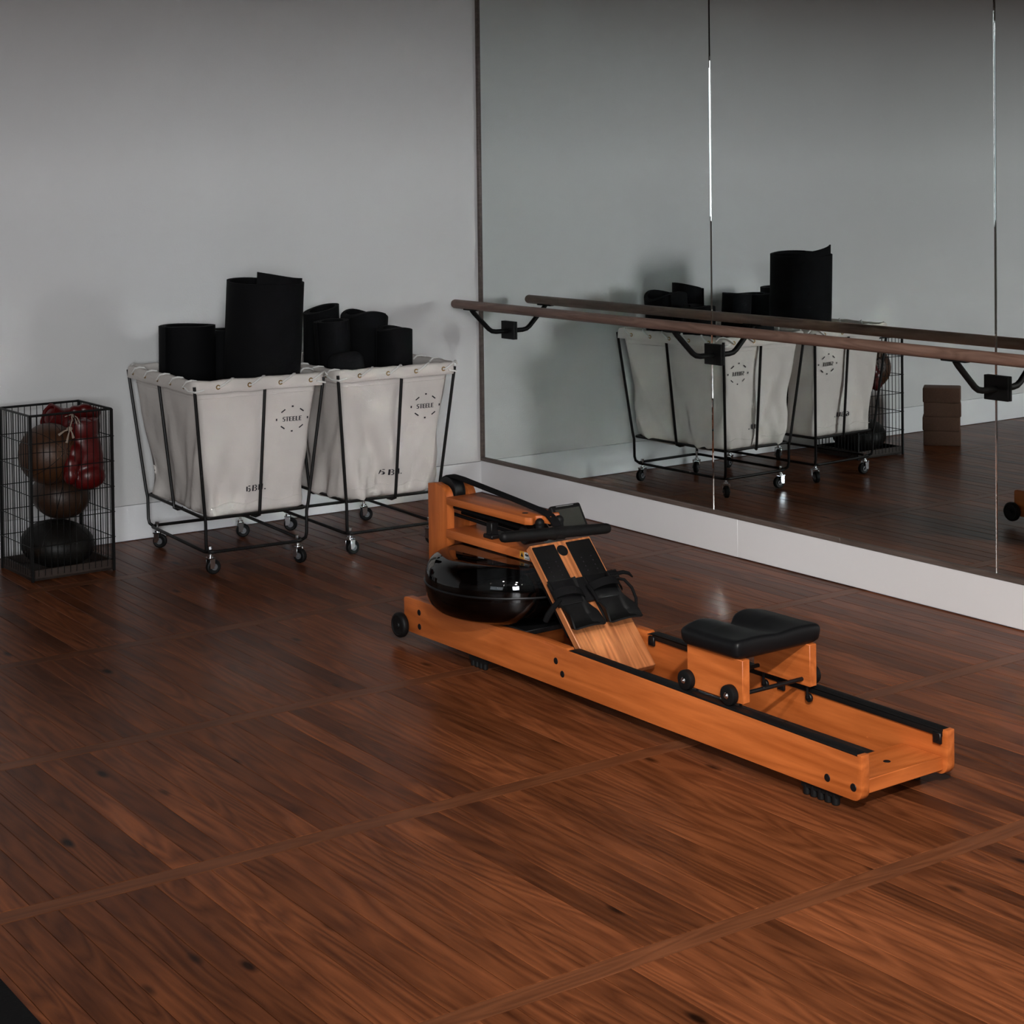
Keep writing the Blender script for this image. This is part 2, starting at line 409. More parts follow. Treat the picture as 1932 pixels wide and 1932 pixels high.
obj('pane', B().box((-0.003, 0.02, 0.05), (0.003, 1.55, 1.95)), M_pane, w2)
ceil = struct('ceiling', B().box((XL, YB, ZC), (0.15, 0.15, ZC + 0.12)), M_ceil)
# adjustable ceiling spots: position, aim, cone, power
DOWN = [((-4.9, -8.0), (-0.5, -4.35, 0), 50, 1650), ((-3.9, -6.6), (-2.3, -4.7, 0), 66, 360), ((-4.6, -5.2), (-3.2, -3.4, 0), 80, 40),
        ((-8.2, -8.6), None, 80, 30), ((-7.0, -7.6), None, 80, 30), ((-8.4, -6.2), None, 80, 30), ((-7.2, -5.2), None, 80, 30), ((-4.4, -9.0), None, 80, 60)]
for (x, y), aim, cone, pw in DOWN:
    d = obj('downlight', B().lathe([(0, 0.012), (0.09, 0.012), (0.095, 0.0), (0.115, -0.004), (0.12, 0.012)], 24), M_frame, ceil, (x, y, ZC - 0.012))
    obj('bulb', B().lathe([(0, -0.002), (0.084, -0.002), (0.088, 0.006), (0, 0.006)], 20), M_bulb, d)
    l = bpy.data.lights.new('downlight_beam', 'SPOT'); l.energy = pw; l.color = (1.0, 0.95, 0.91)
    l.spot_size = R(cone); l.spot_blend = 1.0; l.shadow_soft_size = 0.10
    lo = bpy.data.objects.new('downlight_beam', l); C.objects.link(lo); lo.location = (x, y, ZC - 0.05)
    if aim: lo.rotation_euler = (Vector(aim) - lo.location).to_track_quat('-Z', 'Y').to_euler()
struct('added_shade_soffit', B().box((-0.45, -3.55, 2.50), (0.012, 0.0, ZC), 0.004, 1), M_ceil)  # added box out of view, there only to darken the top of the corner
struct('added_shade_beam', B().box((XL, -3.85, 2.20), (0.012, -3.55, ZC), 0.004, 1), M_ceil)  # invented unseen occluder: cuts the window light off the upper back wall

# ------------------------------------------------------------------ mirrors
def mirror(y0, y1, label):
    b = bmesh.new(); xf, xb, g, z0, z1 = 0.0035, 0.0095, 0.0042, 0.1780, 2.74
    f = [b.verts.new((xf, y, z)) for y, z in ((y0 + g, z0 + 0.001), (y1 - g, z0 + 0.001), (y1 - g, z1), (y0 + g, z1))]
    h_ = [b.verts.new((xf + 0.00193, y, z)) for y, z in ((y0 + 0.0022, z0), (y1 - 0.0022, z0), (y1 - 0.0022, z1), (y0 + 0.0022, z1))]
    e = [b.verts.new((xf + 0.00465, y, z)) for y, z in ((y0, z0), (y1, z0), (y1, z1 + g), (y0, z1 + g))]
    k = [b.verts.new((xb, y, z)) for y, z in ((y0, z0), (y1, z0), (y1, z1 + g), (y0, z1 + g))]
    b.faces.new(f)
    for i in range(4):
        j = (i + 1) % 4
        b.faces.new((f[i], f[j], h_[j], h_[i])); b.faces.new((h_[i], h_[j], e[j], e[i])); b.faces.new((e[i], e[j], k[j], k[i]))
    b.faces.new(k[::-1])
    bmesh.ops.recalc_face_normals(b, faces=b.faces[:])
    me = bpy.data.meshes.new('wall_mirror'); b.to_mesh(me); b.free()
    return tag(obj('wall_mirror', me, M_mirror), label, 'mirror', 'tall mirror panels on the wall')
mirror(-1.7285, -0.0228, 'tall mirror panel meeting the corner of the room')
mirror(-3.2068, -1.7305, 'middle tall mirror panel between the two bright vertical seams')
mirror(-4.6850, -3.2088, 'mirror panel past the second seam, cut off by the picture edge')

# ------------------------------------------------------------------ ballet barre
br = empty('ballet_barre', (0, 0, 0)); tag(br, 'round wooden ballet barre on black brackets along the mirrors', 'barre')
BX, BZ = -0.2154, 0.9563
rail = obj('rail', B().lathe([(0, 0), (0.013, 0.0), (0.019, 0.004), (0.0215, 0.012), (0.0215, 4.588), (0.019, 4.596), (0.013, 4.6), (0, 4.6)], 28), M_barre, br, (BX, -0.102, BZ), (R(90), 0, 0))
M_barre_fix = wood('barre_wood_z', (0.13, 0.070, 0.050), (0.24, 0.145, 0.11), 2, 0.5, 110, ring=14)
rail.data.materials[0] = M_barre_fix
for y in (-0.255, -1.745, -3.215, -4.60):
    k = obj('bracket', B().tube([(-0.004, y, 0.822), (-0.075, y, 0.822), (-0.098, y, 0.826), (-0.116, y, 0.837), (-0.2, y, 0.918), (BX + 0.002, y, 0.934)], 0.0115, 12)
            .box((BX - 0.012, y - 0.055, 0.9315), (BX + 0.014, y + 0.055, 0.9385), 0.002, 1), M_iron, br)
    obj('wall_plate', B().box((-0.0085, y - 0.052, 0.782), (0.0034, y + 0.052, 0.868), 0.0015, 1), M_iron, k)

# ------------------------------------------------------------------ canvas carts
GLY = {  # stencil letters: rectangles x0,y0,x1,y1 in a 0..0.62 x 0..1 cell
    'S': [(0.10, .86, .60, 1), (0.0, .55, .22, .86), (.10, .45, .52, .58), (.36, .12, .60, .47), (0.0, 0, .52, .13)],
    'T': [(0.0, .86, .62, 1), (.19, 0, .43, .80)],
    'E': [(0.0, 0, .26, 1), (.31, .87, .60, 1), (.31, .44, .54, .57), (.31, 0, .60, .13)],
    'L': [(0.0, 0, .26, 1), (.31, 0, .60, .13)],
    '6': [(0.0, .10, .17, .88), (.24, .86, .50, 1), (.24, .44, .50, .58), (.40, .12, .56, .42), (.24, 0, .50, .12)],
    'B': [(0.0, 0, .20, 1), (.27, .88, .50, 1), (.42, .60, .58, .86), (.27, .45, .50, .58), (.44, .12, .60, .44), (.27, 0, .50, .12)],
    'U': [(0.0, .08, .20, 1), (.24, 0, .40, .13), (.44, .08, .62, 1)],
    '.': [(0.05, 0, .24, .17)]}
ZT, ZB_ = 0.772, 0.238
def make_cart(loc, rz, seed, wr, label):
    root = empty('canvas_cart', loc, rz)
    tag(root, label, 'laundry cart', 'canvas laundry carts by the back wall')
    HX, HY, RX, RY = 0.272, 0.380, 0.212, 0.325
    def half(t): return (0.266 + (0.198 - 0.266) * t, 0.374 + (0.312 - 0.374) * t)
    def disp(side, s, t):
        """outward offset of the canvas at side (0 front,1 right,2 back,3 left), s in -1..1 along it, t down it"""
        p = Vector((s * 1.6 + side * 7.3 + seed * 11.1, t * 1.1 + seed, side * 3.1))
        d = 0.030 * noise.noise(p * 1.3) * (0.3 + t) * wr
        d += 0.022 * noise.noise(Vector((s * 5 + t * 4.0 + side * 5 + seed, t * 1.2, seed))) * t * wr
        d += 0.007 * noise.noise(Vector((s * 14 + t * 9 + side * 5 + seed, t * 4, seed))) * t * t
        d -= 0.016 * math.sin(PI * min(1, t)) * (1 - s * s) * (0.4 if abs(s) < 0.1 else 1) * wr * 0.6
        # puckers running into the lower corners
        for c in (-1, 1):
            q = max(0.0, 1 - math.hypot((s - c) * 1.4, (t - 1.02) * 1.7))
            d += 0.020 * q * math.sin(6.5 * (s - c) * c + 9 * (t - 1) + seed) * wr
        if side == 0: d *= 0.45 + 0.55 * max(0.0, -s) * max(0.0, t - 0.3) * 1.6
        if side == 0 and wr > 1.2:   # one big diagonal crease low on the slack front panel
            q = (s + 0.66) - (t - 0.30) * 0.80; k = min(1.0, max(0.0, (t - 0.22) / 0.35))
            d += (-0.026 * math.exp(-(q / 0.13) ** 2) + 0.013 * math.exp(-((q - 0.30) / 0.16) ** 2)) * k
            q2 = (s + 0.30) + (t - 0.95) * 1.3
            d += -0.020 * math.exp(-(q2 / 0.10) ** 2) * max(0.0, min(1.0, (t - 0.70) / 0.15))
        return d * min(1.0, t * 5)
    def surf(side, s, t):
        hx, hy = half(t); d = disp(side, s, t); z = ZT + (ZB_ - ZT) * t
        k = 1 - 0.03 * (abs(s) ** 12)
        if side == 0: return Vector((s * hx * k, -(hy + d) * k, z))
        if side == 1: return Vector(((hx + d) * k, s * hy * k, z))
        if side == 2: return Vector((-s * hx * k, (hy + d) * k, z))
        return Vector((-(hx + d) * k, -s * hy * k, z))
    # liner
    NS, NT = 30, 34
    bm = bmesh.new(); rows = []
    for j in range(NT + 1):
        t = j / NT; ring = []
        for side in range(4):
            for i in range(NS):
                s = -1 + 2 * (i + 0.0) / NS
                a = surf(side, s, t)
                if i == 0: a = (a + surf((side - 1) % 4, 1.0, t)) / 2
                ring.append(bm.verts.new(a))
        rows.append(ring)
    n = 4 * NS
    base = [v.co.copy() for v in rows[-1]]
    for q, dz in ((0.93, -0.014), (0.8, -0.026), (0.6, -0.036), (0.3, -0.042), (0.08, -0.043)):
        ring = []
        for i, c in enumerate(base):
            p = Vector((c.x * q, c.y * q, ZB_ + dz)); p.z += 0.010 * noise.noise(Vector((p.x * 9, p.y * 9, seed)))
            ring.append(bm.verts.new(p))
        rows.append(ring)
    for a, b in zip(rows, rows[1:]):
        for i in range(n): bm.faces.new((a[i], a[(i + 1) % n], b[(i + 1) % n], b[i]))
    bm.faces.new(rows[-1])
    bmesh.ops.recalc_face_normals(bm, faces=bm.faces[:])
    me = bpy.data.meshes.new('canvas_liner'); bm.to_mesh(me); bm.free(); me.shade_smooth()
    liner = obj('canvas_liner', me, M_canvas, root)
    # folded cuff over the rim bar
    def loop(hx, hy, z, rad, npc=6, ns=26):
        pts = []
        for cx, cy, a0 in ((hx - rad, -hy + rad, -90), (hx - rad, hy - rad, 0), (-hx + rad, hy - rad, 90), (-hx + rad, -hy + rad, 180)):
            pts += [Vector((cx + rad * math.cos(R(a0 + 90 * i / npc)), cy + rad * math.sin(R(a0 + 90 * i / npc)), z)) for i in range(npc + 1)]
        out = []
        for i, p in enumerate(pts):
            q = pts[(i + 1) % len(pts)]; out.append(p)
            if (q - p).length > 0.1:
                out += [p.lerp(q, k / ns) for k in range(1, ns)]
        return out
    prof = [(-0.014, -0.030), (-0.013, 0.004), (-0.006, 0.012), (0.006, 0.013), (0.013, 0.006), (0.0155, -0.012), (0.0165, -0.036), (0.0150, -0.038)]
    bm = bmesh.new(); rows = []
    for off, dz in prof:
        ring = []
        for i, p in enumerate(loop(HX + off, HY + off, ZT + dz, 0.022 + max(off, 0))):
            wv = 0.0045 * noise.noise(Vector((p.x * 13, p.y * 13, seed + 5))) + 0.003 * noise.noise(Vector((p.x * 31, p.y * 31, seed)))
            q = p.copy(); q.z += wv; q.x *= 1 + wv * 0.7; q.y *= 1 + wv * 0.5
            ring.append(bm.verts.new(q))
        rows.append(ring)
    n = len(rows[0])
    for a, b in zip(rows, rows[1:]):
        for i in range(n): bm.faces.new((a[i], a[(i + 1) % n], b[(i + 1) % n], b[i]))
    bmesh.ops.recalc_face_normals(bm, faces=bm.faces[:])
    me = bpy.data.meshes.new('cuff'); bm.to_mesh(me); bm.free(); me.shade_smooth()
    cuff = obj('cuff', me, M_canvas, root)
    # hem stitch line just below the cuff
    hem = []
    for side in range(4):
        for i in range(24): hem.append(surf(side, -1 + 2 * (i + 0.5) / 24, 0.115) * 1.0)
    hem = [Vector((p.x * 1.004, p.y * 1.004, p.z)) for p in hem]
    obj('hem_seam', B().tube(hem, 0.0014, 5, True), M_canvas, liner)
    low = [Vector((p.x * 1.004, p.y * 1.004, p.z)) for p in [surf(0, -0.97 + 1.94 * i / 24, 0.93 + 0.012 * math.sin(i * 0.7 + seed)) for i in range(25)]]
    obj('hem_seam', B().tube(low, 0.0014, 5), M_canvas, liner)
    # grommets and rope lacing
    def lace(a, b, dirn, outv, k):
        g = Vector(a).lerp(Vector(b), k); g.z = ZT - 0.014
        obj('grommet', B().torus((0, 0, 0), 0.0075, 0.0024, outv, 14, 6), M_brass, cuff, g + outv * 0.0162)
        o = Vector(outv)
        ro = B(); ro.tube([g + o * 0.010, g + o * 0.0215 + dirn * 0.006, g + o * 0.0215 + dirn * 0.045 + Vector((0, 0, 0.024)), g + o * 0.008 + dirn * 0.062 + Vector((0, 0, 0.0295)), g - o * 0.008 + dirn * 0.074 + Vector((0, 0, 0.0275)), g - o * 0.017 + dirn * 0.088 + Vector((0, 0, 0.012))], 0.0041, 7); obj('rope_lacing', ro, M_rope, cuff)
    for i in range(4):
        lace((-HX, -HY, 0), (HX, -HY, 0), Vector((1, 0, 0)), Vector((0, -1, 0)), 0.165 + 0.245 * i)
        lace((HX, HY, 0), (-HX, HY, 0), Vector((-1, 0, 0)), Vector((0, 1, 0)), 0.14 + 0.235 * i)
    for i in range(5):
        lace((HX, -HY, 0), (HX, HY, 0), Vector((0, 1, 0)), Vector((1, 0, 0)), 0.11 + 0.185 * i)
        lace((-HX, HY, 0), (-HX, -HY, 0), Vector((0, -1, 0)), Vector((-1, 0, 0)), 0.11 + 0.195 * i)
    for c in ((-1, -1), (1, -1)):
        ro = B(); ro.tube([(c[0] * (HX - 0.03), -(HY + 0.018), ZT - 0.020), (c[0] * (HX + 0.008), -(HY + 0.018), ZT - 0.028), (c[0] * (HX + 0.02), -(HY - 0.02), ZT - 0.026), (c[0] * (HX + 0.0175), -(HY - 0.07), ZT - 0.016)], 0.0041, 7); obj('rope_lacing', ro, M_rope, cuff)
    # steel frame
    rr = 0.0068
    obj('rim_bar', B().tube(loop(HX, HY, ZT, 0.02, 5, 4), rr, 8, True), M_steel, root)
    obj('ring_bar', B().tube(loop(RX + 0.004, RY + 0.004, 0.229, 0.02, 5, 4), rr, 8, True), M_steel, root)
    obj('base_bar', B().tube(loop(RX, RY, 0.093, 0.035, 6, 4), rr, 8, True), M_steel, root)
    for sx in (-1, 1):
        for sy in (-1, 1):
            obj('corner_post', B().tube([(sx * (HX + 0.006), sy * (HY + 0.006), ZT - 0.008), (sx * (RX + 0.012), sy * (RY + 0.012), 0.25), (sx * (RX + 0.007), sy * (RY + 0.007), 0.215), (sx * (RX + 0.006), sy * (RY + 0.006), 0.125), (sx * (RX + 0.003), sy * (RY + 0.001), 0.105), (sx * (RX - 0.008), sy * (RY - 0.012), 0.094)], rr, 8), M_steel, root)
    for sx, sy in ((0, -1), (0, 1), (-1, 0), (1, 0)):
        o = Vector((sx, sy, 0)); a = HY if sy else HX; b = RY if sy else RX; f = Vector((0.022, 0, 0)) if sy else Vector((0, 0.022, 0))
        obj('middle_post', B().tube([o * (a + 0.005) + Vector((0, 0, ZT - 0.008)) + f, o * (b + 0.012) + Vector((0, 0, 0.25)) + f * 0.5, o * (b + 0.009) + Vector((0, 0, 0.222)) + f * 0.45, o * (b - 0.002) + Vector((0, 0, 0.217)), o * (b - 0.022) + Vector((0, 0, 0.220)) - f * 0.5], rr, 8), M_steel, root)
    # casters
    rc = random.Random(seed)
    for sx in (-1, 1):
        for sy in (-1, 1):
            cx, cy = sx * (RX - 0.022), sy * (RY - 0.022); a = {(-1, -1): 78, (1, -1): 8, (-1, 1): 35, (1, 1): 60}[(sx, sy)] + (seed * 17) % 23
            cs = obj('caster', B().cyl((0, 0, 0.070), (0, 0, 0.108), 0.006, 12).cyl((0, 0, 0.100), (0, 0, 0.113), 0.0085, 6).cyl((0, 0, 0.068), (0, 0, 0.076), 0.013, 16)
                     .box((-0.019, -0.014, 0.063), (0.019, 0.014, 0.069), 0.001, 1)
                     .box((-0.019, -0.012, 0.026), (-0.0165, 0.010, 0.068), 0.0008, 1).box((0.0165, -0.012, 0.026), (0.019, 0.010, 0.068), 0.0008, 1), M_chrome, root, (cx, cy, 0), (0, 0, R(a)))
            cs.data.transform(Matrix.Translation((0, 0, 0)))
            obj('wheel', B().lathe([(0.010, -0.009), (0.024, -0.011), (0.029, -0.008), (0.030, 0), (0.029, 0.008), (0.024, 0.011), (0.010, 0.009)], 28, Matrix.Translation((0, -0.012, 0.0302)) @ Matrix.Rotation(R(90), 4, 'Y')), M_rubber, cs)
            obj('hub', B().cyl((-0.0205, -0.012, 0.0302), (0.0205, -0.012, 0.0302), 0.0045, 12).cyl((-0.0135, -0.012, 0.0302), (0.0135, -0.012, 0.0302), 0.013, 18), M_grey, cs)
    # stencilled print, lying on the canvas
    def ink(rects, name):
        for poly in rects:
            bm = bmesh.new()
            if len(poly) == 4 and not isinstance(poly[0], tuple):
                x0, z0, x1, z1 = poly; poly = [(x0, z0), (x1, z0), (x1, z1), (x0, z1)]
            vs_ = []
            for x, z in poly:
                t = (z - ZT) / (ZB_ - ZT); hx, hy = half(t); p = surf(0, max(-1, min(1, x / hx)), t)
                vs_.append(bm.verts.new((x, p.y - 0.0028, z)))
            bm.faces.new(vs_)
            me = bpy.data.meshes.new(name); bm.to_mesh(me); bm.free()
            obj(name, me, M_ink, liner)
    def text(s, x, z, h, wd, gap):
        out = []
        for ch in s:
            for a, b, c, d in GLY[ch]: out.append((x + a * wd, z + b * h, x + c * wd, z + d * h))
            x += 0.62 * wd + gap
        return out
    LX, LZ = 0.150, 0.602
    lw = 0.0118 / 0.62
    recs = text('STEELE', LX - 0.0415, LZ - 0.0095, 0.0190, lw, 0.0022)
    for ang in (0, 90, 180, 270):
        cx, cz = LX + 0.068 * math.cos(R(ang)), LZ + 0.051 * math.sin(R(ang)); recs.append((cx - 0.0042, cz - 0.0032, cx + 0.0042, cz + 0.0032) if ang in (90, 270) else (cx - 0.0030, cz - 0.0046, cx + 0.0030, cz + 0.0046))
    for sx in (-1, 1):
        for sz in (-1, 1):
            cx, cz = LX + sx * 0.040, LZ + sz * 0.034; d = Vector((0.0085 * 1.0, -sx * sz * 0.0060)); nrm = Vector((-d.y, d.x)).normalized() * 0.0026
            recs.append([(cx - d.x - nrm.x, cz - d.y - nrm.y), (cx + d.x - nrm.x, cz + d.y - nrm.y), (cx + d.x + nrm.x, cz + d.y + nrm.y), (cx - d.x + nrm.x, cz - d.y + nrm.y)])
    ink(recs, 'stencil_stroke')
    ink(text('6BU.', -0.042, 0.318, 0.025, 0.036, 0.0055), 'stencil_stroke')
    return root
make_cart((-1.640, -0.520, 0), R(-3.5), 1, 1.0, 'off-white canvas cart beside the wire basket, tallest black roll in it')
make_cart((-1.022, -0.545, 0), R(-2.5), 4, 1.5, 'off-white canvas cart behind the rower, nearer the mirrored corner')

# ------------------------------------------------------------------ rolled mats
def roll(name, loc, r, h, turns, th, label, tilt=(0, 0, 0), flare=0.0, start=0.0, squash=1.0, m=None, group='rolled black mats in the carts', flap=0.0, cat='exercise mat', taper=0.64, inner=0.0, dome=0.0, slope=0.0):
    bm = bmesh.new(); n = int(34 * turns); pin = max(r - turns * th * 1.25, 0.012)
    A, Bv = [], []
    for i in range(n + 1):
        f = i / n; a = start + tilt[2] + f * turns * 2 * PI
        rr = pin + (r - pin) * f
        if flare > 0 and f > 1 - 0.16 / turns: rr += flare * ((f - (1 - 0.16 / turns)) / (0.16 / turns)) ** 2
        for q, L_ in ((rr, A), (rr - th, Bv)): L_.append((q * math.cos(a), q * math.sin(a) * squash, f))
    NZ = 10
    def sc_(k): return taper + (1 - taper) * min(1.0, (k / NZ) / 0.62) ** 0.85
    G = []
    for L_ in (A, Bv):
        col = []
        for x, y, f in L_:
            hh = h + flap * max(0.0, (f - (1 - 0.30 / turns)) / (0.30 / turns)) ** 2 + inner * max(0.0, 1 - f * turns / 0.55) ** 1.5 - dome * (x / r) ** 2 + slope * x
            col.append([bm.verts.new((x * sc_(k), y * sc_(k), hh * k / NZ + 0.004 * noise.noise(Vector((x * 9, y * 9, r * 50))) * (k == NZ))) for k in range(NZ + 1)])
        G.append(col)
    a, b = G
    for i in range(n):
        for k in range(NZ):
            bm.faces.new((a[i][k], a[i + 1][k], a[i + 1][k + 1], a[i][k + 1])); bm.faces.new((b[i + 1][k], b[i][k], b[i][k + 1], b[i + 1][k + 1]))
        bm.faces.new((a[i][NZ], a[i + 1][NZ], b[i + 1][NZ], b[i][NZ])); bm.faces.new((a[i + 1][0], a[i][0], b[i][0], b[i + 1][0]))
    for i in (0, n):
        for k in range(NZ): bm.faces.new((a[i][k], a[i][k + 1], b[i][k + 1], b[i][k]))
    bmesh.ops.recalc_face_normals(bm, faces=bm.faces[:])
    me = bpy.data.meshes.new(name); bm.to_mesh(me); bm.free(); me.shade_smooth(); me.set_sharp_from_angle(angle=R(40))
    o = obj(name, me, m or M_mat, None, loc, (tilt[0], tilt[1], 0))
    return tag(o, label, cat, group)
roll('rolled_mat', (-1.552, -0.640, 0.228), 0.165, 0.925, 1.75, 0.007, 'tall loose black mat roll standing highest in the carts', (R(3.2), R(1.7), R(-20)), 0.0, R(250), 0.97, inner=0.05, taper=0.48)
roll('rolled_mat', (-1.725, -0.345, 0.228), 0.122, 0.730, 3.0, 0.008, 'short wide black mat roll nearest the wire basket', (R(0), R(0.6), R(200)), 0.008, taper=0.58)
roll('rolled_mat', (-1.545, -0.320, 0.228), 0.098, 0.700, 3.4, 0.008, 'black mat roll half hidden behind the tallest roll', (R(0), R(1.5), R(30)), taper=0.56)
roll('rolled_mat', (-0.935, -0.380, 0.228), 0.114, 0.752, 2.4, 0.008, 'broad black mat roll with rounded top, rear of the corner-side cart', (R(0), R(5.0), R(150)), 0.0, taper=0.56, dome=0.045)
roll('rolled_mat', (-0.884, -0.640, 0.228), 0.084, 0.694, 3.2, 0.007, 'slim black mat roll at the mirror end of the corner-side cart', (R(0), R(0.6), R(60)), taper=0.58, dome=0.02)
roll('rolled_mat', (-1.118, -0.600, 0.228), 0.080, 0.735, 3.2, 0.007, 'leaning black mat roll in the middle of the corner-side cart', (R(0), R(-3.6), R(110)), taper=0.68)
roll('rolled_mat', (-1.065, -0.330, 0.228), 0.085, 0.765, 2.6, 0.008, 'black mat roll with slanted top behind the leaning roll', (R(0), R(0), R(20)), taper=0.74, slope=0.25)
fb = B().box((-0.078, -0.045, 0.23), (0.078, 0.045, 0.840), 0.040, 5)
tag(obj('foam_block', fb, M_foam, None, (-1.112, -0.755, 0), (0, R(-5), R(-6))), 'dark grey rounded foam block at the front of the corner-side cart', 'foam block')

# ------------------------------------------------------------------ wire basket with balls and gloves
wb = empty('wire_basket', (-2.300, -0.335, 0), R(1.5)); tag(wb, 'black wire basket holding balls and red boxing gloves', 'wire basket')
WX, WY, WH = 0.170, 0.165, 0.655
def wire(name, a, b, r, p=wb): return obj(name, B().tube([a, b], r, 6), M_cage, p)
for z in (WH,):
    for a, b in (((-WX, -WY), (WX, -WY)), ((WX, -WY), (WX, WY)), ((WX, WY), (-WX, WY)), ((-WX, WY), (-WX, -WY))):
        wire('rim_bar', (*a, z), (*b, z), 0.0048)
for sx in (-1, 1):
    for sy in (-1, 1): obj('corner_bar', B().box((sx * WX - 0.0055, sy * WY - 0.0055, 0), (sx * WX + 0.0055, sy * WY + 0.0055, WH), 0.001, 1), M_cage, wb)
vw = B().tube([(0, 0, 0.02), (0, 0, WH)], 0.0017, 6).mesh('wire')
for i in range(1, 13):
    x = -WX + 2 * WX * i / 13
    for sy in (-1, 1): obj('wire', vw, M_cage, wb, (x, sy * WY, 0))
    for sx in (-1, 1): obj('wire', vw, M_cage, wb, (sx * WX, -WY + 2 * WY * i / 13, 0))
hx_ = B().tube([(-WX - 0.008, 0, 0), (WX + 0.008, 0, 0)], 0.0019, 6).mesh('cross_wire')
hy_ = B().tube([(0, -WY - 0.008, 0), (0, WY + 0.008, 0)], 0.0019, 6).mesh('cross_wire')
for z in (0.545, 0.443, 0.340, 0.238, 0.136):
    for sy in (-1, 1): obj('cross_wire', hx_, M_cage, wb, (0, sy * (WY + 0.003), z))
    for sx in (-1, 1): obj('cross_wire', hy_, M_cage, wb, (sx * (WX + 0.003), 0, z))
obj('base_tray', B().box((-WX, -WY, 0.004), (WX, WY, 0.012)).box((-WX, -WY, 0.004), (WX, -WY + 0.012, 0.045), 0.001, 1).box((-WX, WY - 0.012, 0.004), (WX, WY, 0.045), 0.001, 1).box((-WX, -WY, 0.004), (-WX + 0.012, WY, 0.045), 0.001, 1).box((WX - 0.012, -WY, 0.004), (WX, WY, 0.045), 0.001, 1), M_cagewood, wb)
def med_ball(loc, r, m_, label, rot, fl=0.97):
    root = tag(obj('medicine_ball', B().ball((0, 0, 0), r, 4, (1, 1, fl)), m_, None, loc, rot), label, 'medicine ball', 'medicine balls in the wire basket')
    for a in range(4):
        ax = Vector((math.cos(PI * a / 4), math.sin(PI * a / 4), 0))
        sm_ = B().torus((0, 0, 0), r * 0.994, 0.0016, ax, 60, 5); sm_.bm.transform(Matrix.Diagonal((1, 1, fl, 1)))
        obj('seam', sm_, M_ball3 if m_ is not M_ball3 else M_black, root)
    obj('end_patch', B().lathe([(0, r * fl * 1.008), (0.3 * r, r * fl * 0.963), (0.31 * r, r * fl * 0.946)], 24), m_, root)
    return root
med_ball((-2.300, -0.335, 0.106), 0.148, M_ball3, 'black leather medicine ball at the bottom of the wire basket', (0.1, 0.08, 0), 0.63)
med_ball((-2.268, -0.292, 0.292), 0.118, M_ball2, 'dark brown leather medicine ball in the middle of the wire basket', (0.2, 0.15, 0.4), 0.80)
med_ball((-2.342, -0.372, 0.480), 0.123, M_ball1, 'tan leather medicine ball on top in the wire basket', (1.4, 0.1, 0.2))

def glove(loc, rot, label, mirror_=1):
    b = B()
    for c, r_, s in (((0.002, 0, 0.045), 0.072, (1.0, 0.80, 1.1)), ((0.004, 0, 0.010), 0.075, (1.0, 0.82, 1.0)), ((0.006, 0.004, -0.02), 0.076, (1.0, 0.84, 0.95)), ((0.006, -0.010, -0.070), 0.074, (1.0, 0.90, 0.68)), ((0.008, -0.036, -0.058), 0.052, (1.15, 0.85, 0.95)),
                     ((-0.060 * mirror_, -0.034, 0.036), 0.036, (0.9, 0.9, 1.3)), ((-0.082 * mirror_, -0.046, 0.0), 0.035, (0.95, 0.95, 1.3)), ((-0.086 * mirror_, -0.052, -0.040), 0.031, (0.95, 0.95, 1.2)),
                     ((0, 0, 0.085), 0.060, (1.0, 0.78, 1.1)), ((0, 0, 0.118), 0.058, (1.0, 0.80, 0.9))):
        b.ball(c, r_, 3, s)
    me = b.mesh('glove_tmp')
    t = bpy.data.objects.new('glove_tmp', me); C.objects.link(t)
    md = t.modifiers.new('r', 'REMESH'); md.mode = 'VOXEL'; md.voxel_size = 0.005
    ms = t.modifiers.new('s', 'SMOOTH'); ms.iterations = 8; ms.factor = 0.5
    dg = bpy.context.evaluated_depsgraph_get(); dg.update()
    nm = bpy.data.meshes.new_from_object(t.evaluated_get(dg)); nm.name = 'boxing_glove'
    bpy.data.objects.remove(t); nm.materials.clear(); nm.shade_smooth()
    o = obj('boxing_glove', nm, M_red, None, loc, rot)
    tag(o, label, 'boxing glove', 'red boxing gloves in the wire basket')
    obj('cuff', B().lathe([(0.048, 0.10), (0.057, 0.102), (0.060, 0.108), (0.060, 0.158), (0.057, 0.163), (0.050, 0.158), (0.046, 0.11)], 36, Matrix.Diagonal((1, 0.8, 1, 1))), M_red, o)
    obj('binding', B().tube([(0.0588 * math.cos(2 * PI * i / 40), 0.0588 * 0.8 * math.sin(2 * PI * i / 40), 0.161 + 0.002 * math.sin(i)) for i in range(40)], 0.0032, 7, True), M_red, o)
    return o
g1 = glove((-2.213, -0.420, 0.446), (R(3), R(-3), R(4)), 'red boxing glove hanging fist down at the front of the wire basket')
g2 = glove((-2.190, -0.262, 0.565), (R(0), R(-66), R(12)), 'red boxing glove lying behind, under the rim of the wire basket', -1)
def lace_pts(pl): return [Vector(p) for p in pl]
lc = B()
lc.tube([(-0.045, -0.046, 0.158), (-0.055, -0.052, 0.185), (-0.06, -0.03, 0.202), (-0.085, -0.02, 0.195)], 0.0022, 6)
lc.tube([(-0.030, -0.047, 0.155), (-0.046, -0.05, 0.190), (-0.058, -0.02, 0.204)], 0.0022, 6)
for k in ((-0.135, -0.065, 0.135), (-0.105, -0.07, 0.10), (-0.075, -0.07, 0.115)):
    lc.tube([(-0.085, -0.06, 0.150), Vector((-0.085, -0.06, 0.150)).lerp(Vector(k), 0.5) + Vector((0, -0.004, 0.006)), k], 0.004, 6, rs=[0.003, 0.003, 0.0055])
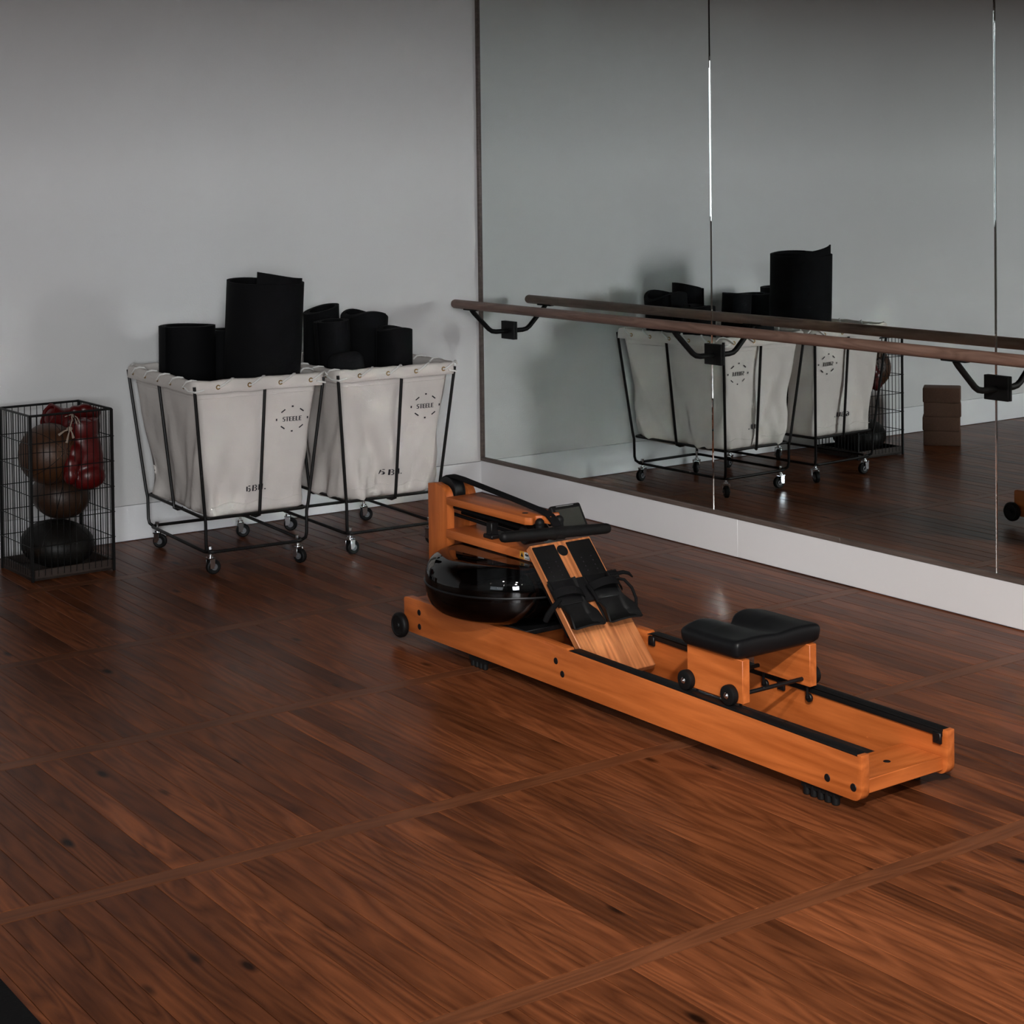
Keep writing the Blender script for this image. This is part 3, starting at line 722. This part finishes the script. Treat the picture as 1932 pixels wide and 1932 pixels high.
lc.ball((-0.085, -0.06, 0.152), 0.011, 2, (1.2, 0.8, 0.9)); lc.tube([(-0.085, -0.06, 0.152), (-0.07, -0.055, 0.185), (-0.06, -0.03, 0.202)], 0.0025, 6)
obj('lace', lc, M_lace, g1)
g2.scale = (0.86, 0.86, 0.86)

# ------------------------------------------------------------------ cork blocks beside the basket (seen in the mirror)
zz = 0.0
for i, (dx, dy, rz, hh, lb) in enumerate(((0, 0, 0, 0.084, 'bottom cork block of the stack reflected beside the wire basket'), (0.003, 0.002, 1, 0.081, 'second cork block from the floor in the reflected stack'),
                                  (-0.002, 0.0, -1, 0.081, 'third cork block from the floor in the reflected stack'), (0.004, -0.003, 2, 0.085, 'topmost cork block of the stack seen in the mirror'))):
    o = obj('cork_block', B().box((-0.075, -0.104, 0), (0.075, 0.104, hh), 0.007, 2), M_cork, None, (-2.906 + dx, -0.400 + dy, zz), (0, 0, R(-41 + rz)))
    tag(o, lb, 'yoga block', 'cork blocks stacked on the floor'); zz += hh

# ------------------------------------------------------------------ black floor mat at the near corner
fm = B().prism([(-4.75, -5.60), (-3.722, -5.60), (-3.722, -3.30), (-4.75, -3.30)], 0.0002, 0.012, 'z', 0.003)
tag(obj('floor_mat', fm, M_mat), 'flat black exercise mat on the floor at the near corner', 'exercise mat')

# ------------------------------------------------------------------ rowing machine (x = towards its rear, y = towards the mirror)
rw = empty('rowing_machine', (-1.58209639, -2.1335854, 0), R(-88.83658501))
tag(rw, 'wooden water rowing machine with round tank and black seat', 'rowing machine')
VO, VI, LR = 0.1723, 0.1447, 2.0772
prof = [(0.0, 0.040), (0.55, 0.0405), (1.3, 0.0375)] + arc((LR - 0.028, 0.0635), 0.028, -90, 0, 6) + [(LR, 0.1527), (2.0625, 0.1530), (2.0625, 0.1470), (0.905, 0.1612), (0.899, 0.1672), (0.78, 0.1695), (0.57, 0.1600), (0.014, 0.1562), (0.004, 0.1535), (0.0, 0.148)]
for s in (-1, 1):
    lo, hi = (-VO, -VI) if s < 0 else (VI, VO)
    rl_ = obj('side_rail', B().prism(prof, lo, hi, 'y', 0.0010), M_rw, rw)
    for (u, z) in ((0.0935, 0.1164), (0.095, 0.0690), (0.8475, 0.1185), (0.8789, 0.0854), (1.9618, 0.0684), (2.0494, 0.0680)):
        obj('bolt_cap', B().cyl((u, s * (VO - 0.003), z), (u, s * (VO + 0.0012), z), 0.0102, 18, 0.001).cyl((u, s * VO, z), (u, s * (VO + 0.0018), z), 0.0035, 6), M_black, rl_)
    # slide track with an inner lip
    a, b = (-VO + 0.002, -VI + 0.006) if s < 0 else (VI - 0.006, VO - 0.002)
    tr = B().prism([(0.905, 0.1614), (0.925, 0.1672), (2.0622, 0.1532), (2.0622, 0.1472)], a, b, 'y', 0.0012)
    li0, li1 = (-VI, -VI + 0.006) if s < 0 else (VI - 0.006, VI)
    tr.prism([(0.93, 0.148), (0.93, 0.166), (2.0622, 0.152), (2.0622, 0.1345)], li0, li1, 'y', 0.001)
    t_ = obj('slide_track', tr, M_rubber, rw)
    for u in (0.93, 1.49, 2.052):
        z = 0.1515 - (u - 0.93) * 0.0125
        obj('track_clip', B().box((u - 0.016, min(s * (VI - 0.0095), s * VI), z - 0.023), (u + 0.010, max(s * (VI - 0.0095), s * VI), z + 0.006), 0.002, 1).cyl((u - 0.004, s * (VI - 0.009), z - 0.012), (u - 0.004, s * (VI - 0.0115), z - 0.012), 0.0042, 14), M_black, t_)
    # transport wheels
    obj('axle', B().cyl((0.002, s * VO, 0.060), (0.002, s * 0.2065, 0.060), 0.006, 12), M_black, rw)
    obj('transport_wheel', B().lathe([(0.006, -0.013), (0.032, -0.013), (0.039, -0.011), (0.0425, -0.006), (0.0425, 0.006), (0.039, 0.011), (0.033, 0.013), (0.030, 0.0105), (0.012, 0.0105), (0.010, 0.014), (0, 0.014)], 40,
        Matrix.Translation((0.002, s * 0.1905, 0.060)) @ Matrix.Rotation(R(-90 * s), 4, 'X')), M_rubber, rw)
    # ribbed rubber feet
    for u0, u1 in ((1.862, 1.986), (0.375, 0.462)):
        k = 5 if u1 > 1 else 4; f = B().box((u0, s * 0.150 - 0.013, 0.020), (u1, s * 0.150 + 0.013, 0.041))
        for i in range(k):
            uu = u0 + (u1 - u0) * (i + 0.5) / k; r_ = (u1 - u0) / k * 0.42
            f.cyl((uu, s * 0.150 - 0.004, 0.0), (uu, s * 0.150 - 0.004, 0.038), r_, 14, 0.002)
        obj('rubber_foot', f, M_rubber, rw)
obj('front_cross_block', B().box((0.02, -VI, 0.045), (0.115, VI, 0.150), 0.002, 1), M_rwy, rw)
obj('middle_cross_block', B().box((0.36, -VI, 0.045), (0.48, VI, 0.12), 0.002, 1), M_rwy, rw)
rb = obj('rear_cross_board', B().box((1.925, -VI, 0.047), (2.062, VI, 0.083), 0.002, 1), M_rwy, rw)
for v in (0.004,): obj('bolt_cap', B().cyl((2.0, v, 0.082), (2.0, v, 0.0845), 0.0095, 18, 0.001).cyl((2.0, v, 0.0845), (2.0, v, 0.0850), 0.004, 6), M_black, rb)
# uprights with rounded rear top corner
up = [(-0.012, 0.150), (0.104, 0.150)] + arc((0.104 - 0.048, 0.530 - 0.050), 0.048, 0, 90, 8) + [(0.03, 0.533), (-0.012, 0.527)]
for s in (-1, 1):
    obj('upright', B().prism(up, min(s * 0.061, s * 0.031), max(s * 0.061, s * 0.031), 'y', 0.0018), M_rwz, rw)
# beams: plan outlines (u, v)
tb = obj('top_beam', B().prism([(0.103, -0.063), (0.553, -0.066), (0.570, -0.052), (0.570, -0.045), (0.552, -0.022), (0.566, -0.004), (0.596, 0.004), (0.596, 0.010), (0.566, 0.020), (0.552, 0.038), (0.570, 0.058), (0.570, 0.062), (0.553, 0.072), (0.103, 0.068)], 0.4700, 0.4945, 'z', 0.0025), M_rw, rw)
for v in (-0.022, 0.053): obj('bolt_cap', B().cyl((0.497, v, 0.4940), (0.497, v, 0.4953), 0.0105, 18, 0.0005), M_black, tb)
for v in (-0.026, 0.052):
    obj('handle_rest', B().cyl((0.580, v, 0.440), (0.580, v, 0.474), 0.014, 18).ball((0.580, v, 0.476), 0.0155, 2), M_rubber, rw)
lb_ = obj('lower_beam', B().box((0.103, -0.066, 0.357), (0.640, 0.066, 0.386), 0.003), M_rw, rw)
# label on the lower beam
obj('warning_label', B().box((0.526, -0.0668, 0.3605), (0.550, -0.066, 0.3835)), M_yel, lb_)
obj('warning_label', B().box((0.550, -0.0668, 0.3605), (0.578, -0.066, 0.3835)), M_white, lb_)
obj('label_print', B().prism([(0.530, 0.3665), (0.546, 0.3665), (0.538, 0.3815)], -0.0672, -0.0668, 'y').prism([(0.553, 0.3755), (0.562, 0.3815), (0.562, 0.3775), (0.572, 0.3785), (0.572, 0.3715), (0.562, 0.3735), (0.562, 0.3695)], -0.0672, -0.0668, 'y').prism([(0.529, 0.3625), (0.547, 0.3625), (0.547, 0.3638), (0.529, 0.3638)], -0.0672, -0.0668, 'y').prism([(0.553, 0.3625), (0.574, 0.3625), (0.574, 0.3645), (0.553, 0.3645)], -0.0672, -0.0668, 'y'), M_ink, lb_)
# pulleys, strap, bungee
pu = obj('pulley', B().lathe([(0.008, -0.024), (0.040, -0.024), (0.052, -0.021), (0.053, -0.017), (0.046, -0.014), (0.046, 0.014), (0.053, 0.017), (0.052, 0.021), (0.040, 0.024), (0.008, 0.024)], 40, Matrix.Translation((0.045, 0, 0.499)) @ Matrix.Rotation(R(90), 4, 'X')), M_black, rw)
obj('axle', B().cyl((0.045, -0.033, 0.499), (0.045, 0.033, 0.499), 0.008, 12), M_chrome, pu)
def belt(path, hw, th):
    path = [Vector((p[0], p[1] if len(p) > 2 else 0.0, p[-1])) for p in path]
    bm = bmesh.new(); rows = []
    for i, p in enumerate(path):
        d = (path[min(i + 1, len(path) - 1)] - path[max(i - 1, 0)]).normalized(); nn = Vector((-d.z, 0, d.x)).normalized()
        if nn.z < 0: nn = -nn
        rows.append([bm.verts.new(p + Vector((0, sy * hw, 0)) + nn * sn * th / 2) for sy, sn in ((-1, 1), (1, 1), (1, -1), (-1, -1))])
    for a, b in zip(rows, rows[1:]):
        for j in range(4): bm.faces.new((a[j], a[(j + 1) % 4], b[(j + 1) % 4], b[j]))
    bm.faces.new(rows[0]); bm.faces.new(rows[-1][::-1])
    bmesh.ops.recalc_face_normals(bm, faces=bm.faces[:])
    me = bpy.data.meshes.new('belt'); bm.to_mesh(me); bm.free(); me.shade_smooth(); me.set_sharp_from_angle(angle=R(40))
    return me
pb = [(0.045 - 0.0545 * math.sin(R(a)), 0.499 + 0.0545 * math.cos(R(a))) for a in (110, 85, 60, 35, 10, -5)]
obj('strap', belt([pb[0]] + pb[1:] + [(0.10, 0, 0.5515), (0.18, 0, 0.5440), (0.40, 0.004, 0.5225), (0.545, 0.008, 0.5060), (0.585, 0.010, 0.4970), (0.605, 0.012, 0.4830), (0.622, 0.013, 0.4660)], 0.0165, 0.0055), M_web, rw)
for v, z in ((-0.030, 0.446), (-0.012, 0.415), (0.018, 0.440), (0.032, 0.412)):
    obj('bungee_cord', B().tube([(0.06, v, z + 0.012), (0.25, v, z + 0.006), (0.52, v, z)], 0.0062, 10), M_web, rw)
obj('cord_pulley', B().cyl((0.515, -0.045, 0.428), (0.515, 0.045, 0.428), 0.030, 28, 0.004), M_black, rw)
obj('cord_bracket', B().box((0.295, -0.048, 0.386), (0.345, 0.035, 0.400), 0.003, 1).box((0.305, -0.042, 0.396), (0.335, -0.012, 0.44), 0.003, 1), M_black, rw)
# tank
tk = obj('water_tank', B().lathe([(0.03, 0.3530), (0.20, 0.3535), (0.228, 0.3515), (0.252, 0.3445), (0.270, 0.332), (0.281, 0.315), (0.287, 0.295), (0.2885, 0.276), (0.2885, 0.252), (0.286, 0.225), (0.279, 0.203), (0.266, 0.185), (0.247, 0.173), (0.222, 0.1675), (0.0, 0.1665)], 96), M_tank, rw, (0.397, 0, 0))
obj('tank_seam', B().lathe([(0.2887, 0.2612), (0.2920, 0.2614), (0.2928, 0.2628), (0.2928, 0.2662), (0.2920, 0.2676), (0.2887, 0.2678)], 96), M_black, tk)
obj('water', B().lathe([(0, 0.2500), (0.283, 0.2500), (0.2815, 0.226), (0.274, 0.205), (0.262, 0.1885), (0.244, 0.177), (0.220, 0.1705), (0, 0.1695)], 72), M_water, tk)
pd = B().cyl((0, 0, 0.172), (0, 0, 0.356), 0.022, 20)
for a in range(3): pd.box((-0.21, -0.004, 0.185), (0.21, 0.004, 0.245), 0.002, 1, Matrix.Rotation(R(60 * a), 4, 'Z'))
obj('paddle', pd, M_black, tk)
obj('tank_cap', B().lathe([(0.0, 0.3575), (0.04, 0.3575), (0.046, 0.355), (0.046, 0.3535)], 32), M_black, tk)
obj('tank_deck', B().box((0.13, -VI, 0.150), (0.66, VI, 0.1655), 0.002, 1), M_black, rw)
# footboard, plates, heel cups, straps  (board frame: x down the board, y across, z out of it)
F = Matrix(((0.683, 0, 0.7305, 0.65), (0, 1, 0, 0), (-0.7305, 0, 0.683, 0.425), (0, 0, 0, 1)))
def fobj(name, b, m_, parent=rw):
    o = obj(name, b, m_, parent)
    if parent is rw: o.matrix_local = F
    return o
fbd = fobj('footboard', B().box((-0.002, -0.120, -0.024), (0.4685, 0.120, 0.0), 0.002, 1), M_ash)
obj('emblem', B().cyl((0.033, -0.008, 0.0), (0.033, -0.008, 0.0016), 0.0195, 32, 0.0005).box((0.0305, -0.022, 0.0016), (0.0325, 0.006, 0.0020)).box((0.0355, -0.020, 0.0016), (0.0370, 0.004, 0.0020)), M_black, fbd)
obj('support_brace', B().box((0.10, -0.10, -0.060), (0.30, 0.10, -0.024), 0.003, 1), M_black, fbd)
for s in (-1, 1):
    c0, c1 = (-0.1165, -0.030) if s < 0 else (0.016, 0.112)
    fp = fobj('foot_plate', B().box((0.008, c0, 0.0), (0.30, c1, 0.005), 0.0024, 2), M_rubber)
    for i in range(5):
        for vv in (0.3, 0.7): obj('peg_hole', B().cyl((0.07 + 0.016 * i, c0 + (c1 - c0) * vv, 0.005), (0.07 + 0.016 * i, c0 + (c1 - c0) * vv, 0.0056), 0.0022, 8), M_ink, fp)
    # heel cup: floor, side walls and heel lip
    d0, d1 = (-0.132, -0.026) if s < 0 else (0.006, 0.121)
    cm = (d0 + d1) / 2; hw = (d1 - d0) / 2
    bm = bmesh.new(); NU, NV = 18, 16; grid = [[None] * (NV + 1) for _ in range(NU + 1)]
    for i in range(NU + 1):
        a = i / NU; x = 0.138 + (0.322 - 0.138) * a
        for j in range(NV + 1):
            b_ = -1 + 2 * j / NV
            wdt = hw * (1.0 - 0.10 * math.sin(PI * a) + 0.10 * max(0, a - 0.7) * 3)
            wall_ = 0.034 * max(0, (abs(b_) - 0.72) / 0.28) ** 1.5 * (0.15 + 0.85 * min(1, max(0, (a - 0.45) / 0.3)))
            lip = 0.046 * max(0, (a - 0.80) / 0.20) ** 1.6 * (1 - 0.35 * b_ * b_)
            grid[i][j] = bm.verts.new((x - 0.006 * abs(b_) ** 3 * max(0, a - 0.6), cm + wdt * b_, 0.011 + max(wall_, lip) + 0.004 * (1 - a)))
    for i in range(NU):
        for j in range(NV): bm.faces.new((grid[i][j], grid[i + 1][j], grid[i + 1][j + 1], grid[i][j + 1]))
    bmesh.ops.recalc_face_normals(bm, faces=bm.faces[:])
    r_ = bmesh.ops.solidify(bm, geom=bm.faces[:], thickness=0.005)
    me = bpy.data.meshes.new('heel_cup'); bm.to_mesh(me); bm.free(); me.shade_smooth(); me.set_sharp_from_angle(angle=R(50))
    obj('heel_cup', me, M_rubber, fp)
    # strap block and webbing arched over the foot
    obj('strap_block', B().box((0.140, d0 + 0.002 if s < 0 else -0.034, 0.002), (0.226, -0.020 if s < 0 else d1, 0.016), 0.004, 2), M_black, fp)
    def wb_(y0, y1, hgt, x0, x1, wdt, name, x_lo=0.0):
        bm = bmesh.new(); rows = []
        for i in range(21):
            q = i / 20; y = y0 + (y1 - y0) * q; z = 0.012 + hgt * math.sin(PI * q) ** 0.7; x = x0 + (x1 - x0) * q
            rows.append([bm.verts.new((x + e * wdt, y, z + k)) for e, k in ((-0.5, 0), (0.5, 0), (0.5, 0.0022), (-0.5, 0.0022))])
        for a, b_ in zip(rows, rows[1:]):
            for j in range(4): bm.faces.new((a[j], a[(j + 1) % 4], b_[(j + 1) % 4], b_[j]))
        bm.faces.new(rows[0]); bm.faces.new(rows[-1][::-1]); bmesh.ops.recalc_face_normals(bm, faces=bm.faces[:])
        me = bpy.data.meshes.new(name); bm.to_mesh(me); bm.free(); me.shade_smooth(); me.set_sharp_from_angle(angle=R(50))
        return obj(name, me, M_web, fp)
    wb_(d0 - 0.004, d1 + 0.004, 0.048 if s > 0 else 0.030, 0.185, 0.200, 0.026, 'foot_strap')
    if s > 0:
        obj('foot_strap', B().tube([(0.175, 0.110, 0.030), (0.190, 0.130, 0.040), (0.220, 0.146, 0.036), (0.252, 0.150, 0.026), (0.285, 0.138, 0.018)], 0.005, 8), M_web, fp)
        obj('strap_tail', B().tube([(0.168, 0.100, 0.046), (0.170, 0.130, 0.052), (0.176, 0.150, 0.050), (0.186, 0.166, 0.040)], 0.0055, 8, rs=[0.007, 0.0065, 0.0055, 0.0025]), M_web, fp)
        obj('buckle', B().box((0.155, 0.070, 0.040), (0.188, 0.108, 0.054), 0.003, 2).box((0.160, 0.074, 0.052), (0.164, 0.104, 0.057)).box((0.170, 0.074, 0.052), (0.174, 0.104, 0.057)).box((0.180, 0.074, 0.052), (0.184, 0.104, 0.057)), M_black, fp)
        obj('strap_tail', B().tube([(0.180, -0.006, 0.030), (0.205, -0.010, 0.042), (0.225, -0.006, 0.040), (0.243, 0.0, 0.032)], 0.005, 8, rs=[0.006, 0.006, 0.005, 0.004]), M_web, fp)
    else:
        obj('foot_strap', B().tube([(0.205, -0.120, 0.020), (0.222, -0.150, 0.012), (0.236, -0.168, -0.006), (0.244, -0.172, -0.026)], 0.008, 8, rs=[0.007, 0.009, 0.010, 0.009]), M_web, fp)
# handle
hd = obj('handle', B().lathe([(0, 0), (0.009, 0.001), (0.0145, 0.006), (0.0170, 0.016), (0.0180, 0.10), (0.0185, 0.205), (0.0175, 0.225), (0.0185, 0.245), (0.0180, 0.34), (0.0170, 0.424), (0.0145, 0.434), (0.009, 0.439), (0, 0.440)], 30,
    Matrix.Translation((0.634, -0.2195, 0.4640)) @ Vector((-0.004, 0.4385, -0.0285)).to_track_quat('Z', 'Y').to_matrix().to_4x4()), M_rubber, rw)
obj('strap_eye', B().cyl((0.628, -0.010, 0.4485), (0.627, 0.034, 0.4455), 0.0215, 24, 0.004), M_black, hd)
# monitor
mu_ = Vector((0.541, -0.846)); 
Mm = Matrix(((0.54, 0, 0.842, 0.560), (0, 1, 0, 0.110), (-0.842, 0, 0.54, 0.478), (0, 0, 0, 1)))
mo = obj('monitor', B().box((-0.0435, -0.062, -0.022), (0.0435, 0.062, 0.0), 0.008, 3), M_black, rw); mo.matrix_local = Mm
obj('screen', B().box((-0.027, -0.048, -0.001), (0.036, 0.050, 0.0008), 0.0004, 1), M_screen, mo)
obj('logo_bar', B().box((-0.0385, -0.040, -0.001), (-0.0360, 0.030, 0.0008)), M_silver, mo)
obj('monitor_arm', B().tube([(0.53, 0.050, 0.455), (0.53, 0.085, 0.455), (0.545, 0.105, 0.468)], 0.008, 10), M_black, rw)
# sliding seat
st = obj('seat_side_plank', B().box((1.405, -0.141, 0.166), (1.626, -0.114, 0.2835), 0.0018, 1), M_rw, rw)
st2 = obj('seat_side_plank', B().box((1.405, 0.112, 0.166), (1.626, 0.139, 0.2835), 0.0018, 1), M_rw, rw)
bm = bmesh.new(); NU, NV = 40, 44
def outline(i, j):
    a, b_ = -1 + 2 * i / NU, -1 + 2 * j / NV
    n_ = 13.0; k = (abs(a) ** n_ + abs(b_) ** n_) ** (1 / n_); mx_ = max(abs(a), abs(b_))
    f = mx_ / k if k > 1e-6 else 1
    return a * f, b_ * f
top, botm = {}, {}
for i in range(NU + 1):
    for j in range(NV + 1):
        a, b_ = outline(i, j); e = max(abs(a), abs(b_)); m_ = max(abs(-1 + 2 * i / NU), abs(-1 + 2 * j / NV))
        hgt = 0.050
        lobe = math.exp(-((abs(b_) - 0.52) / 0.30) ** 2)
        hgt += 0.012 * lobe * (1 - 0.75 * max(0, a + 0.1)) - 0.014 * math.exp(-(b_ / 0.16) ** 2) * (0.6 - 0.5 * a) 
        hgt += 0.006 * max(0, a) ** 2
        drop = max(0.0, (m_ - 0.90) / 0.10); hgt -= 0.012 * drop ** 2.2
        shr = 1 - 0.020 * max(0, m_ - 0.9) * 10 * 0.5
        u = 1.506 + 0.1215 * a + (0.030 * math.exp(-(b_ / 0.20) ** 2) if a < -0.6 else 0) * min(1, max(0, (-a - 0.6) / 0.4))
        top[i, j] = bm.verts.new((u, 0.004 + 0.166 * b_, 0.2805 + hgt))
        botm[i, j] = bm.verts.new((1.507 + (u - 1.507) * 0.965, 0.004 + 0.166 * b_ * 0.97, 0.2815 + 0.010 * max(0, (m_ - 0.9) / 0.1)))
for i in range(NU):
    for j in range(NV):
        bm.faces.new((top[i, j], top[i + 1, j], top[i + 1, j + 1], top[i, j + 1])); bm.faces.new((botm[i, j], botm[i, j + 1], botm[i + 1, j + 1], botm[i + 1, j]))
for i in range(NU):
    for j in (0, NV): bm.faces.new((top[i, j], botm[i, j], botm[i + 1, j], top[i + 1, j]))
for j in range(NV):
    for i in (0, NU): bm.faces.new((top[i, j], top[i, j + 1], botm[i, j + 1], botm[i, j]))
bmesh.ops.recalc_face_normals(bm, faces=bm.faces[:])
me = bpy.data.meshes.new('seat_pad'); bm.to_mesh(me); bm.free(); me.shade_smooth(); me.set_sharp_from_angle(angle=R(60))
pad = obj('seat_pad', me, M_pad, rw)
md = pad.modifiers.new('sub', 'SUBSURF'); md.levels = 1; md.render_levels = 1
for u in (1.418, 1.590):
    obj('seat_axle', B().cyl((u + 0.006, -0.150, 0.183), (u + 0.006, 0.152, 0.183), 0.0058, 14), M_black, rw)
    for s in (-1, 1):
        zt = 0.1672 - (u - 0.925) * 0.01231
        wl = obj('roller', B().lathe([(0.006, -0.010), (0.022, -0.0115), (0.0265, -0.009), (0.0275, -0.004), (0.0275, 0.004), (0.0265, 0.009), (0.022, 0.0115), (0.008, 0.010)], 32, Matrix.Translation((u, s * 0.1560, zt + 0.0280)) @ Matrix.Rotation(R(90), 4, 'X')), M_rubber, rw)
        obj('hub_bolt', B().cyl((u, s * 0.166, zt + 0.028), (u, s * 0.1705, zt + 0.028), 0.0088, 20, 0.002).cyl((u, s * 0.170, zt + 0.028), (u, s * 0.1725, zt + 0.028), 0.0045, 14, 0.001), M_chrome, wl)
        obj('guide_wheel', B().cyl((u + 0.012, s * 0.128, 0.128), (u + 0.012, s * 0.138, 0.128), 0.012, 18, 0.002).cyl((u + 0.012, s * 0.126, 0.128), (u + 0.012, s * 0.126, 0.175), 0.004, 8), M_black, st if s < 0 else st2)

cy = scene.cycles
cy.max_bounces = 7; cy.diffuse_bounces = 3; cy.glossy_bounces = 5; cy.transmission_bounces = 4; cy.transparent_max_bounces = 8
cy.caustics_reflective = True; cy.caustics_refractive = False
cy.blur_glossy = 0.05
cy.sample_clamp_indirect = 0.0
cy.use_guiding = False
cy.use_denoising = True
cy.use_adaptive_sampling = True; cy.adaptive_threshold = 0.02
